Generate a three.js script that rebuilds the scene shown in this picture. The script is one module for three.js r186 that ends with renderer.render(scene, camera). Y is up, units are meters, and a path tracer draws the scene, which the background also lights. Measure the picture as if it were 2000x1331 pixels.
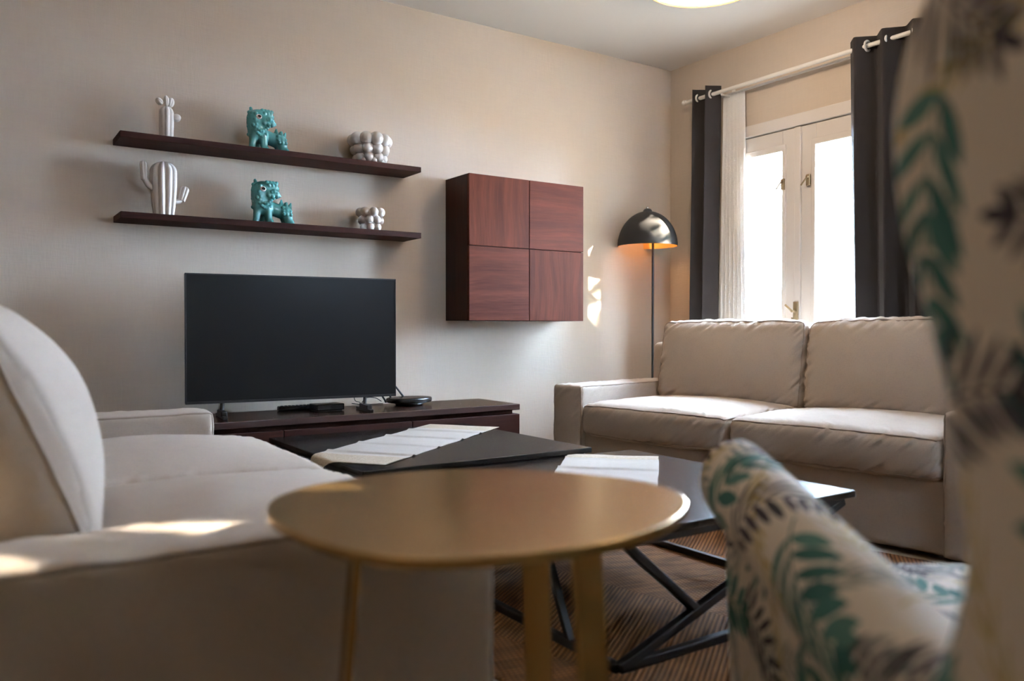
import * as THREE from 'three';
import { RoundedBoxGeometry } from 'three/addons/geometries/RoundedBoxGeometry.js';
import { mergeGeometries, mergeVertices } from 'three/addons/utils/BufferGeometryUtils.js';
import { MarchingCubes } from 'three/addons/objects/MarchingCubes.js';
import { RectAreaLightUniformsLib } from 'three/addons/lights/RectAreaLightUniformsLib.js';
RectAreaLightUniformsLib.init();

// ------------------------------------------------------------------ camera, sky, sun, exposure
const scene = new THREE.Scene();
const camera = new THREE.PerspectiveCamera(45.41, 2000 / 1331, 0.05, 100);
const YAW = THREE.MathUtils.degToRad(33.909), PITCH = THREE.MathUtils.degToRad(-0.876);
const EYE = new THREE.Vector3(-4.187, 0.91, 4.203);
camera.position.copy(EYE);
camera.rotation.set(PITCH, -YAW, 0, 'YXZ');
camera.focus = 4.2;
camera.userData.fStop = 2.0;

const renderer = new THREE.WebGLRenderer({ antialias: true });
renderer.toneMapping = THREE.LinearToneMapping;
renderer.toneMappingExposure = 1.06;
renderer.shadowMap.enabled = true;

scene.background = new THREE.Color().setRGB(0.58, 0.77, 1.0);
scene.backgroundIntensity = 165;

const SUN_DIR = new THREE.Vector3(1, 0.735, 1.2).normalize();      // towards the sun
const sun = new THREE.DirectionalLight(new THREE.Color().setRGB(1, 0.86, 0.68), 250);
sun.target.position.set(-2, 0, 2);
sun.position.copy(SUN_DIR).multiplyScalar(20).add(sun.target.position);
sun.castShadow = true;
sun.shadow.radius = 1;
sun.shadow.mapSize.set(4096, 4096);
Object.assign(sun.shadow.camera, { left: -9, right: 9, top: 9, bottom: -9, near: 0.5, far: 50 });
scene.add(sun, sun.target);

// ------------------------------------------------------------------ helpers
let seed = 1;
const rnd = () => { seed = (seed * 1664525 + 1013904223) >>> 0; return seed / 4294967296; };
const V = (x, y, z) => new THREE.Vector3(x, y, z);
const used = new Map();
function numbered(name) {
  const n = used.get(name) ?? 0; used.set(name, n + 1);
  return n ? `${name}_${String(n).padStart(3, '0')}` : name;
}
function hash(x, y, s) { let h = (x * 374761393 + y * 668265263 + s * 2147483647) | 0; h = Math.imul(h ^ (h >>> 13), 1274126177); return ((h ^ (h >>> 16)) >>> 0) / 4294967296; }
function vnoise(x, y, s = 0, px = 0, py = 0) {                       // value noise, tiling with periods px, py
  const xi = Math.floor(x), yi = Math.floor(y), fx = x - xi, fy = y - yi;
  const w = (a, p) => p ? ((a % p) + p) % p : a;
  const u = fx * fx * (3 - 2 * fx), v = fy * fy * (3 - 2 * fy);
  const a = hash(w(xi, px), w(yi, py), s), b = hash(w(xi + 1, px), w(yi, py), s), c = hash(w(xi, px), w(yi + 1, py), s), d = hash(w(xi + 1, px), w(yi + 1, py), s);
  return (a + (b - a) * u) * (1 - v) + (c + (d - c) * u) * v;
}
function noise3(x, y, z, s = 0) { return (vnoise(x + z * 0.73, y - z * 0.41, s) + vnoise(y + x * 0.31, z + x * 0.57, s + 7) + vnoise(z - y * 0.43, x + y * 0.29, s + 13)) / 1.5 - 1; }
function tex(w, h, fn, srgb = false) {                              // fn(u, v) -> grey or [r, g, b], 0..1
  const d = new Uint8Array(w * h * 4);
  for (let y = 0; y < h; y++) for (let x = 0; x < w; x++) {
    const c = fn(x / w, y / h), i = (y * w + x) * 4;
    const [r, g, b] = Array.isArray(c) ? c : [c, c, c];
    d[i] = Math.max(0, Math.min(255, r * 255)); d[i + 1] = Math.max(0, Math.min(255, g * 255)); d[i + 2] = Math.max(0, Math.min(255, b * 255)); d[i + 3] = 255;
  }
  const t = new THREE.DataTexture(d, w, h);
  t.magFilter = THREE.LinearFilter; t.minFilter = THREE.LinearMipmapLinearFilter; t.generateMipmaps = true;
  t.wrapS = t.wrapT = THREE.RepeatWrapping;
  if (srgb) t.colorSpace = THREE.SRGBColorSpace;
  t.needsUpdate = true;
  return t;
}
const rep = (t, x, y = x, r = 0) => { const c = t.clone(); c.repeat.set(x, y); c.rotation = r; c.needsUpdate = true; return c; };
const std = (o) => new THREE.MeshStandardMaterial({ roughness: 0.7, ...o });
const phys = (o) => new THREE.MeshPhysicalMaterial({ roughness: 0.5, ...o });
const rgb = (r, g, b) => new THREE.Color().setRGB(r, g, b);
const srgb = (r, g, b) => new THREE.Color(`rgb(${r},${g},${b})`);

function boxUV(g) {                                                 // uv in metres from the dominant axis of each vertex normal
  const p = g.attributes.position, n = g.attributes.normal, uv = new Float32Array(p.count * 2);
  for (let i = 0; i < p.count; i++) {
    const ax = Math.abs(n.getX(i)), ay = Math.abs(n.getY(i)), az = Math.abs(n.getZ(i));
    const x = p.getX(i), y = p.getY(i), z = p.getZ(i);
    if (ay >= ax && ay >= az) { uv[2 * i] = x; uv[2 * i + 1] = z; } else if (ax >= az) { uv[2 * i] = z; uv[2 * i + 1] = y; } else { uv[2 * i] = x; uv[2 * i + 1] = y; }
  }
  g.setAttribute('uv', new THREE.BufferAttribute(uv, 2));
  return g;
}
const plain = (g) => { const q = g.index ? g.toNonIndexed() : g; for (const k of Object.keys(q.attributes)) if (!['position', 'normal', 'uv'].includes(k)) q.deleteAttribute(k); return q; };
const merge = (list) => list.length === 1 ? list[0] : mergeGeometries(list.map(plain));
function bx(x0, x1, y0, y1, z0, z1, r = 0) {
  const w = x1 - x0, h = y1 - y0, d = z1 - z0;
  const rr = Math.min(r, w / 2.01, h / 2.01, d / 2.01);
  const g = rr > 0 ? new RoundedBoxGeometry(w, h, d, 2, rr) : new THREE.BoxGeometry(w, h, d);
  g.translate((x0 + x1) / 2, (y0 + y1) / 2, (z0 + z1) / 2);
  return boxUV(g);
}
function tube(pts, r, seg = 0, rs = 8, closed = false) {
  const c = new THREE.CatmullRomCurve3(pts.map((p) => Array.isArray(p) ? V(...p) : p), closed, 'centripetal');
  return new THREE.TubeGeometry(c, seg || pts.length * 6, r, rs, closed);
}
function rod(a, b, r, rs = 10, r2 = r) {
  const A = V(...a), B = V(...b), d = B.clone().sub(A), g = new THREE.CylinderGeometry(r2, r, d.length(), rs);
  g.applyQuaternion(new THREE.Quaternion().setFromUnitVectors(V(0, 1, 0), d.clone().normalize()));
  const m = A.add(B).multiplyScalar(0.5); g.translate(m.x, m.y, m.z);
  return g;
}
function bar(a, b, w) {                                              // square bar from a to b
  const A = V(...a), B = V(...b), d = B.clone().sub(A), g = new RoundedBoxGeometry(w, d.length(), w, 1, w * 0.15);
  g.applyQuaternion(new THREE.Quaternion().setFromUnitVectors(V(0, 1, 0), d.clone().normalize()));
  const m = A.add(B).multiplyScalar(0.5); g.translate(m.x, m.y, m.z);
  return g;
}
const lathe = (pts, seg = 40) => new THREE.LatheGeometry(pts.map(([x, y]) => new THREE.Vector2(x, y)), seg);
function mesh(name, geo, mat, parent) {
  const g = Array.isArray(geo) ? merge(geo) : geo;
  const m = new THREE.Mesh(g, mat);
  m.name = parent === scene || !parent ? numbered(name) : name;
  (parent ?? scene).add(m);
  return m;
}
function thing(name, label, category, pos = [0, 0, 0], turn = 0, group) {
  const o = new THREE.Group(); o.name = numbered(name); o.position.set(...pos); o.rotation.y = turn;
  o.userData = { label, category }; if (group) o.userData.group = group;
  scene.add(o); return o;
}
function tag(o, label, category, group) { o.userData = { label, category }; if (group) o.userData.group = group; return o; }
function struct(name, geo, mat, label) { const m = mesh(name, geo, mat); m.userData = { kind: 'structure', label }; return m; }

// ------------------------------------------------------------------ textures
const linenBump = tex(512, 512, (u, v) => {                          // wall covering with a fine woven grid
  const a = vnoise(u * 128, v * 20, 1, 128, 20), b = vnoise(u * 20, v * 128, 2, 20, 128);
  return 0.5 * a + 0.5 * b;
});
const linenCol = tex(512, 512, (u, v) => {
  const a = vnoise(u * 96, v * 10, 3, 96, 10), b = vnoise(u * 10, v * 96, 4, 10, 96), c = vnoise(u * 5, v * 5, 5, 5, 5);
  const k = 0.965 + 0.02 * a + 0.02 * b + 0.015 * (c - 0.5);
  return [k, k * 0.997, k * 0.993];
});
const weaveBump = tex(512, 512, (u, v) => {
  const n = 128, a = Math.sin(u * n * Math.PI * 2), b = Math.sin(v * n * Math.PI * 2);
  return 0.5 + 0.18 * a * (b > 0 ? 1 : 0.3) + 0.18 * b * (a > 0 ? 0.3 : 1) + 0.3 * (vnoise(u * 60, v * 60, 9, 60, 60) - 0.5);
});
const weaveCol = tex(512, 512, (u, v) => {
  const a = vnoise(u * 256, v * 40, 11, 256, 40), b = vnoise(u * 40, v * 256, 12, 40, 256), c = vnoise(u * 8, v * 8, 14, 8, 8);
  const k = 0.9 + 0.08 * a + 0.08 * b + 0.05 * (c - 0.5);
  return [k, k, k];
});
function woodTex(s, dark, mid, light, across = 1) {
  return tex(512, 512, (u, v) => {                                   // grain runs along v
    const warp = vnoise(u * 4, v * 3, s, 4, 3) * 0.06;
    const g1 = vnoise((u + warp) * 26, v * 2, s + 1, 0, 2), g2 = vnoise((u + warp) * 120, v * 5, s + 2, 0, 5), g3 = vnoise(u * 250, v * 16, s + 3, 250, 16);
    const big = vnoise(u * 3, v * 2, s + 4, 3, 2);
    let k = 0.42 * g1 + 0.28 * g2 + 0.2 * g3 + 0.25 * big; k = Math.max(0, Math.min(1, (k - 0.2) * 1.35));
    const m = (a, b, t) => a.map((q, i) => q + (b[i] - q) * t);
    return k < 0.5 ? m(dark, mid, k * 2) : m(mid, light, k * 2 - 1);
  }, true);
}
const cherryA = woodTex(21, [0.25, 0.12, 0.085], [0.32, 0.16, 0.115], [0.39, 0.205, 0.15]);
const cherryB = woodTex(41, [0.25, 0.12, 0.09], [0.315, 0.158, 0.118], [0.38, 0.198, 0.148]);
const wengeTex = woodTex(61, [0.135, 0.055, 0.038], [0.18, 0.075, 0.052], [0.225, 0.1, 0.07]);
const oakTex = woodTex(81, [0.35, 0.2, 0.1], [0.42, 0.25, 0.14], [0.5, 0.32, 0.18]);
const woodBump = tex(256, 256, (u, v) => 0.6 * vnoise(u * 128, v * 6, 91, 128, 6) + 0.4 * vnoise(u * 40, v * 3, 92, 40, 3));
const speckle = tex(256, 256, (u, v) => 0.5 + 0.5 * (vnoise(u * 128, v * 128, 95, 128, 128) - 0.5) + 0.3 * (vnoise(u * 30, v * 30, 96, 30, 30) - 0.5));
const RUGW = 1.9, RUGL = 1.9;
function juteAt(u, v) {                                              // chevron bands of twisted jute ribs, whole rug
  const x = (u - 0.5) * RUGW, z = (v - 0.5) * RUGL, band = 0.6, q = ((x + 0.15) / band) % 2, m = q < 0 ? q + 2 : q, t = m < 1 ? m : 2 - m;
  const along = z + (1 - t) * band * 0.445, r = along / 0.0155, id = Math.floor(r), f = r - id;
  const body = Math.sin(f * Math.PI), tw = 0.5 + 0.5 * Math.sin((x * 75 + (id % 2) * 0.5 + f * 0.7) * Math.PI * 2);
  return [body, tw, id];
}
const jute = tex(2048, 2048, (u, v) => {
  const [body, tw, id] = juteAt(u, v), n = hash(Math.floor(u * 2048), Math.floor(v * 2048), 101);
  const k = body * (0.6 + 0.4 * tw) * 0.85 + 0.15 * n, tone = 0.82 + 0.3 * vnoise(id * 0.71, u * 30, 102) + 0.12 * vnoise(u * 9, v * 9, 103);
  return [(0.31 + 0.27 * k) * tone, (0.205 + 0.19 * k) * tone, (0.115 + 0.12 * k) * tone];
}, true);
const juteBump = tex(2048, 2048, (u, v) => { const [body, tw] = juteAt(u, v); return body * (0.65 + 0.35 * tw); });
const braidTex = tex(512, 512, (u, v) => {                           // embroidered ends of the runners
  const a = Math.sin((u * 60 + 1.5 * vnoise(u * 20, v * 20, 111, 20, 20)) * Math.PI * 2), b = Math.sin((v * 60 + 1.5 * vnoise(u * 20, v * 20, 112, 20, 20)) * Math.PI * 2);
  const k = 0.5 + 0.25 * a * b + 0.35 * (vnoise(u * 90, v * 90, 113, 90, 90) - 0.5);
  return [0.58 + 0.3 * k, 0.52 + 0.3 * k, 0.44 + 0.3 * k];
}, true);
const screenRough = tex(128, 128, (u, v) => 0.5 + 0.1 * vnoise(u * 64, v * 64, 120, 64, 64));

// printed leaf fabric of the wing chair: one repeat is 0.72 m
function leafPrint() {
  const S = 2048, c = document.createElement('canvas'); c.width = c.height = S;
  const x = c.getContext('2d'); const M = S / 0.72;
  x.fillStyle = 'rgb(236,226,214)'; x.fillRect(0, 0, S, S);
  const leaf = (px, py, ang, len, wid, col) => {
    for (const ox of [-S, 0, S]) for (const oy of [-S, 0, S]) {
      if (px + ox < -len * 1.3 || px + ox > S + len * 1.3 || py + oy < -len * 1.3 || py + oy > S + len * 1.3) continue;
      x.save(); x.translate(px + ox, py + oy); x.rotate(ang); x.fillStyle = col; x.beginPath(); x.moveTo(0, 0);
      x.bezierCurveTo(len * 0.25, -wid * 0.62, len * 0.72, -wid * 0.6, len, 0);
      x.bezierCurveTo(len * 0.7, wid * 0.5, len * 0.25, wid * 0.5, 0, 0); x.fill(); x.restore();
    }
  };
  const stem = (pts, w, col) => {
    for (const ox of [-S, 0, S]) for (const oy of [-S, 0, S]) {
      x.save(); x.translate(ox, oy); x.strokeStyle = col; x.lineWidth = w; x.lineCap = 'round'; x.beginPath();
      pts.forEach(([a, b], i) => i ? x.lineTo(a, b) : x.moveTo(a, b)); x.stroke(); x.restore();
    }
  };
  const frond = (u, v, ang, len, bend, leafLen, leafWid, n, cols, stemCol, spread = 0.75) => {
    const pts = []; let a = ang, px = u * S, py = v * S; const step = len * M / 40;
    for (let i = 0; i <= 40; i++) { pts.push([px, py, a]); px += Math.cos(a) * step; py += Math.sin(a) * step; a += bend / 40; }
    stem(pts, 0.0032 * M, stemCol);
    for (let k = 0; k < n; k++) {
      const t = 0.14 + 0.84 * k / (n - 1), [qx, qy, qa] = pts[Math.round(t * 40)];
      const taper = Math.sin(Math.PI * (0.22 + 0.62 * t)) * (0.85 + 0.3 * rnd());
      for (const s of [-1, 1]) leaf(qx, qy, qa + s * (spread + 0.1 * rnd()) * (1.1 - 0.45 * t), leafLen * M * taper, leafWid * M * (0.85 + 0.3 * rnd()), cols[Math.floor(rnd() * cols.length)]);
    }
    const [ex, ey, ea] = pts[40]; leaf(ex, ey, ea, leafLen * M * 0.6, leafWid * M, cols[0]);
  };
  const teal = ['rgb(58,108,104)', 'rgb(70,122,116)', 'rgb(92,138,130)'], ink = ['rgb(66,60,72)', 'rgb(80,72,84)', 'rgb(58,56,66)'], straw = ['rgb(196,172,96)', 'rgb(206,186,122)'], mist = ['rgb(168,172,164)', 'rgb(180,180,172)', 'rgb(158,160,158)'];
  for (let i = 0; i < 9; i++) frond(rnd(), rnd(), rnd() * 6.28, 0.24, (rnd() - 0.5) * 1.6, 0.06, 0.011, 9, mist, 'rgb(176,172,160)', 0.6);
  for (let i = 0; i < 6; i++) frond(rnd(), rnd(), -1.2 + rnd() * 5, 0.30, (rnd() - 0.5) * 1.4, 0.045, 0.006, 10, straw, 'rgb(190,166,84)', 0.45);
  for (let gy = 0; gy < 4; gy++) for (let gx = 0; gx < 4; gx++) {       // one frond to a cell, green and ink by turns
    const even = (gx + gy) % 2 === 0, ang = (gx * 2.4 + gy * 1.1 + (even ? 0.5 : 2.2)) % 6.28 + 0.5 * (rnd() - 0.5), bend = (rnd() < 0.5 ? -1 : 1) * (0.7 + 0.5 * rnd()), L = even ? 0.22 : 0.21;
    const u = (gx + 0.5) / 4 - Math.cos(ang + bend / 2) * L * 0.5 / 0.72, v = (gy + 0.5) / 4 - Math.sin(ang + bend / 2) * L * 0.5 / 0.72;
    if (even) frond(u, v, ang, L, bend, 0.08, 0.0225, 7, teal, 'rgb(74,112,104)', 0.85); else frond(u, v, ang, L, bend, 0.068, 0.0135, 9, ink, 'rgb(70,62,66)', 0.95);
  }
  const t = new THREE.CanvasTexture(c); t.colorSpace = THREE.SRGBColorSpace; t.wrapS = t.wrapT = THREE.RepeatWrapping; t.repeat.set(1 / 0.72, 1 / 0.72);
  return t;
}

// ------------------------------------------------------------------ materials
const M = {
  wall: std({ color: srgb(206, 191, 175), roughness: 0.85, map: rep(linenCol, 1.6), bumpMap: rep(linenBump, 1.6), bumpScale: 0.0006 }),
  ceiling: std({ color: srgb(247, 243, 239), roughness: 0.95, bumpMap: rep(speckle, 2), bumpScale: 0.0008 }),
  floor: std({ color: srgb(186, 168, 148), roughness: 0.35, map: rep(linenCol, 0.7) }),
  white: std({ color: srgb(222, 215, 210), roughness: 0.4, bumpMap: rep(speckle, 3), bumpScale: 0.0004 }),
  whiteMetal: std({ color: srgb(230, 226, 220), roughness: 0.35 }),
  brass: std({ color: srgb(150, 132, 104), roughness: 0.4, metalness: 0.8 }),
  pane: phys({ color: 0xffffff, roughness: 0.0, transmission: 1, thickness: 0, ior: 1.5 }),
  terrace: phys({ color: srgb(222, 212, 198), roughness: 0.22, bumpMap: rep(speckle, 2), bumpScale: 0.0002 }),
  sofa: std({ color: srgb(194, 181, 168), roughness: 0.95, map: rep(weaveCol, 3), bumpMap: rep(weaveBump, 6), bumpScale: 0.0007 }),
  piping: std({ color: srgb(172, 157, 144), roughness: 0.95, bumpMap: rep(weaveBump, 6), bumpScale: 0.0005 }),
  cherryV: phys({ map: rep(cherryA, 1.2, 1.2), roughness: 0.58, specularIntensity: 0.12, bumpMap: rep(woodBump, 2), bumpScale: 0.0002, clearcoat: 0.02, clearcoatRoughness: 0.35 }),
  cherryH: phys({ map: rep(cherryB, 1.2, 1.2, Math.PI / 2), roughness: 0.58, specularIntensity: 0.12, bumpMap: rep(woodBump, 2, 2, Math.PI / 2), bumpScale: 0.0002, clearcoat: 0.02, clearcoatRoughness: 0.35 }),
  wengeV: phys({ map: rep(wengeTex, 1.2, 1.2), roughness: 0.5, specularIntensity: 0.4, bumpMap: rep(woodBump, 2), bumpScale: 0.0002 }),
  wengeH: phys({ map: rep(wengeTex, 1.2, 0.8, Math.PI / 2), roughness: 0.5, specularIntensity: 0.4, bumpMap: rep(woodBump, 2, 2, Math.PI / 2), bumpScale: 0.0002 }),
  standTop: phys({ map: rep(wengeTex, 1.2, 0.8, Math.PI / 2), roughness: 0.4, clearcoat: 1, clearcoatRoughness: 0.16 }),
  shelfWood: phys({ map: rep(wengeTex, 1.2, 0.8, Math.PI / 2), specularIntensity: 0.25, roughness: 0.55, bumpMap: rep(woodBump, 2, 2, Math.PI / 2), bumpScale: 0.0002 }),
  black: std({ color: srgb(26, 25, 26), roughness: 0.4 }),
  blackMetal: std({ color: srgb(30, 29, 30), roughness: 0.42, bumpMap: rep(speckle, 10), bumpScale: 0.0001 }),
  tableTop: phys({ color: srgb(40, 37, 36), roughness: 0.42, roughnessMap: rep(screenRough, 8), bumpMap: rep(speckle, 8), bumpScale: 0.00012 }),
  screen: phys({ color: srgb(20, 20, 21), roughness: 0.55, specularIntensity: 0.6, roughnessMap: rep(screenRough, 10) }),
  gold: phys({ color: srgb(184, 150, 98), roughness: 0.24, metalness: 0.8, bumpMap: rep(speckle, 12), bumpScale: 0.00004 }),
  runner: std({ color: srgb(194, 186, 178), roughness: 0.95, map: rep(weaveCol, 5), bumpMap: rep(weaveBump, 6), bumpScale: 0.0006 }),
  braid: std({ map: rep(braidTex, 2.5), roughness: 0.95, bumpMap: rep(braidTex, 2.5), bumpScale: 0.0012 }),
  rug: std({ map: jute, roughness: 1, bumpMap: juteBump, bumpScale: 0.005 }),
  teal: phys({ color: srgb(84, 164, 166), roughness: 0.22, clearcoat: 0.8, clearcoatRoughness: 0.08, bumpMap: rep(speckle, 6), bumpScale: 0.0006 }),
  ceramic: phys({ color: srgb(232, 226, 222), roughness: 0.3, clearcoat: 0.4, clearcoatRoughness: 0.15 }),
  eyeWhite: std({ color: srgb(235, 232, 226), roughness: 0.2 }), eyeBlack: std({ color: srgb(12, 12, 12), roughness: 0.2 }),
  curtain: std({ color: srgb(46, 40, 38), roughness: 1.0, map: rep(weaveCol, 5), bumpMap: rep(weaveBump, 8), bumpScale: 0.0004 }),
  lace: phys({ color: srgb(240, 236, 232), roughness: 0.95, transmission: 0.025, thickness: 0, map: rep(weaveCol, 6), bumpMap: rep(weaveBump, 3), bumpScale: 0.0015 }),
  sheer: phys({ color: srgb(246, 242, 238), roughness: 0.95, transmission: 0.5, transparent: true, opacity: 0.88, thickness: 0, map: rep(weaveCol, 6), bumpMap: rep(weaveBump, 5), bumpScale: 0.0008 }),
  lampShade: phys({ color: srgb(36, 35, 35), roughness: 0.6, specularIntensity: 0.7 }),
  lampGold: std({ color: srgb(228, 176, 96), roughness: 0.45, metalness: 0.35 }),
  chrome: std({ color: srgb(200, 200, 202), roughness: 0.2, metalness: 1 }),
  bulb: std({ color: srgb(255, 240, 215), emissive: rgb(1, 0.66, 0.32), emissiveIntensity: 5 }),
  diffuser: std({ color: srgb(250, 236, 214), emissive: rgb(1, 0.72, 0.42), emissiveIntensity: 1.5, roughness: 0.8 }),
  lampRim: std({ color: srgb(196, 150, 96), roughness: 0.5, emissive: rgb(0, 0, 0) }),
  plastic: phys({ color: srgb(24, 25, 28), roughness: 0.25 }),
  leafFabric: std({ map: leafPrint(), roughness: 0.95, bumpMap: rep(weaveBump, 8), bumpScale: 0.0004 }),
  oak: std({ map: rep(oakTex, 2), roughness: 0.5 }),
  bark: std({ color: srgb(92, 74, 58), roughness: 1, bumpMap: rep(speckle, 4), bumpScale: 0.01 }),
  leaf: phys({ color: srgb(74, 104, 48), roughness: 0.9, transmission: 0.3, thickness: 0 }),
};

// ------------------------------------------------------------------ the room
const CEIL = 2.74, XL = -6.3, ZB = 5.6, TH = 0.13;
struct('floor', bx(XL - TH, TH, -0.2, 0, -TH, ZB + TH), M.floor, 'plain floor of the living room');
struct('ceiling', bx(XL - TH, TH, CEIL, CEIL + 0.2, -TH, ZB + TH), M.ceiling, 'plain white ceiling');
struct('wall_front', bx(XL, 0, 0, CEIL, -TH, 0), M.wall, 'beige linen textured wall behind the television');
struct('wall_left', bx(XL - TH, XL, 0, CEIL, -TH, ZB + TH), M.wall, 'beige wall behind the left sofa');
const hw0 = -2.15, hw1 = -1.36, hy0 = 2.19, hy1 = 2.43;                 // high window behind the camera
struct('wall_back', [bx(XL, hw0, 0, CEIL, ZB, ZB + TH), bx(hw1, 0, 0, CEIL, ZB, ZB + TH), bx(hw0, hw1, 0, hy0, ZB, ZB + TH), bx(hw0, hw1, hy1, CEIL, ZB, ZB + TH)], M.wall, 'beige wall behind the camera');
const openings = [[0.60, 1.55, 0, 2.205], [2.5, 3.2, 0, 2.205]];
{
  const g = []; let z = -TH;
  for (const [a, b, y0, y1] of openings) { g.push(bx(0, TH, 0, CEIL, z, a)); g.push(bx(0, TH, y1, CEIL, a, b)); z = b; }
  g.push(bx(0, TH, 0, CEIL, z, ZB + TH));
  struct('wall_right', g, M.wall, 'beige wall with the white glazed doors');
}
struct('baseboard_front', bx(XL, 0, 0, 0.08, 0, 0.014, 0.004), M.white, 'low white baseboard under the beige wall');
function frenchDoor(n, a, b, top, label, detailed) {
  const o = new THREE.Group(); o.name = `door_${n}`; o.userData = { kind: 'structure', label }; scene.add(o);
  const fw = 0.065, x0 = 0.0, x1 = 0.09, mid = (a + b) / 2;
  mesh('door_frame', [bx(-0.012, x1 + 0.02, top - 0.075, top, a, b, 0.006), bx(-0.012, x1 + 0.02, 0, top - 0.075, a, a + 0.03, 0.006), bx(-0.012, x1 + 0.02, 0, top - 0.075, b - 0.03, b, 0.006), bx(0.052, x1, top - 0.11, top - 0.07, a, b), bx(0.052, x1, 0, top - 0.07, a, a + 0.05), bx(0.052, x1, 0, top - 0.07, b - 0.05, b), bx(0.0521, 0.07, 0.01, top - 0.075, mid - 0.03, mid + 0.03)], M.white, o);
  const lt = top - 0.08, st = 0.075, sm = 0.115;
  for (const s of [0, 1]) {
    const z0 = s ? mid + 0.004 : a + 0.034, z1 = s ? b - 0.034 : mid - 0.004;
    const gl0 = s ? z0 + sm : z0 + st - 0.04, gl1 = s ? z1 - st + 0.04 : z1 - sm, gt = lt - 0.115, gb = 0.42;
    const leaf = mesh('door_leaf', [bx(0.004, 0.05, 0.01, lt, z0, gl0, 0.004), bx(0.004, 0.05, 0.01, lt, gl1, z1, 0.004), bx(0.004, 0.05, gt, lt, gl0, gl1, 0.004), bx(0.004, 0.05, 0.01, gb, gl0, gl1, 0.004)], M.white, o);
    mesh('glazing_bead', [bx(-0.004, 0.02, gt - 0.012, gt + 0.028, gl0 - 0.028, gl1 + 0.028, 0.005), bx(-0.004, 0.02, gb, gt, gl0 - 0.028, gl0 + 0.0, 0.005), bx(-0.004, 0.02, gb, gt, gl1, gl1 + 0.028, 0.005), bx(-0.004, 0.02, gb - 0.028, gb, gl0 - 0.028, gl1 + 0.028, 0.005)], M.white, leaf);
    mesh('glass_pane', bx(0.024, 0.028, gb, gt, gl0, gl1), M.pane, leaf);
  }
  mesh('meeting_bead', bx(-0.012, 0.012, 0.01, lt, mid - 0.022, mid + 0.022, 0.006), M.white, o);
  if (detailed) {
    const latch = (y, z, k) => {
      const h = mesh('latch', [bx(-0.016, 0.0, y - 0.035, y + 0.035, z - 0.013, z + 0.013, 0.004), rod([-0.03, y - 0.03 * k, z - 0.035 * k], [-0.02, y + 0.02, z], 0.005), rod([-0.026, y + 0.018, z], [0, y + 0.018, z], 0.008)], M.brass, o);
      h.userData.label = 'small worn brass latch';
    };
    latch(1.793, 0.968, 1); latch(1.793, 1.15, 1);
    const h = mesh('door_handle', [bx(-0.026, -0.012, 0.95, 1.07, 1.058, 1.092, 0.005), rod([-0.06, 1.012, 1.075], [-0.012, 1.012, 1.075], 0.008), rod([-0.055, 1.012, 1.075], [-0.06, 1.05, 1.03], 0.007), rod([-0.02, 0.975, 1.05], [-0.02, 0.92, 1.045], 0.006)], M.brass, o);
    h.userData.label = 'brass lever handle';
  }
}
frenchDoor(1, 0.60, 1.55, 2.205, 'white double glazed door between the dark curtains', true);
frenchDoor(2, 2.5, 3.2, 2.205, 'white double glazed door beside the wing chair', false);
{
  const o = new THREE.Group(); o.name = 'window_1'; o.userData = { kind: 'structure', label: 'low wide transom window in the wall behind the camera' }; scene.add(o);
  mesh('window_frame', [bx(hw0, hw1, hy0, hy0 + 0.04, ZB - 0.01, ZB + 0.08, 0.004), bx(hw0, hw1, hy1 - 0.04, hy1, ZB - 0.01, ZB + 0.08, 0.004), bx(hw0, hw0 + 0.04, hy0, hy1, ZB - 0.01, ZB + 0.08, 0.004), bx(hw1 - 0.04, hw1, hy0, hy1, ZB - 0.01, ZB + 0.08, 0.004)], M.white, o);
  mesh('glass_pane', bx(hw0 + 0.04, hw1 - 0.04, hy0 + 0.04, hy1 - 0.04, ZB + 0.03, ZB + 0.034), M.pane, o);
}
struct('terrace', bx(TH, 16, -0.3, -0.12, -8, 22), M.terrace, 'pale sunlit terrace outside the glazed doors');

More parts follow.
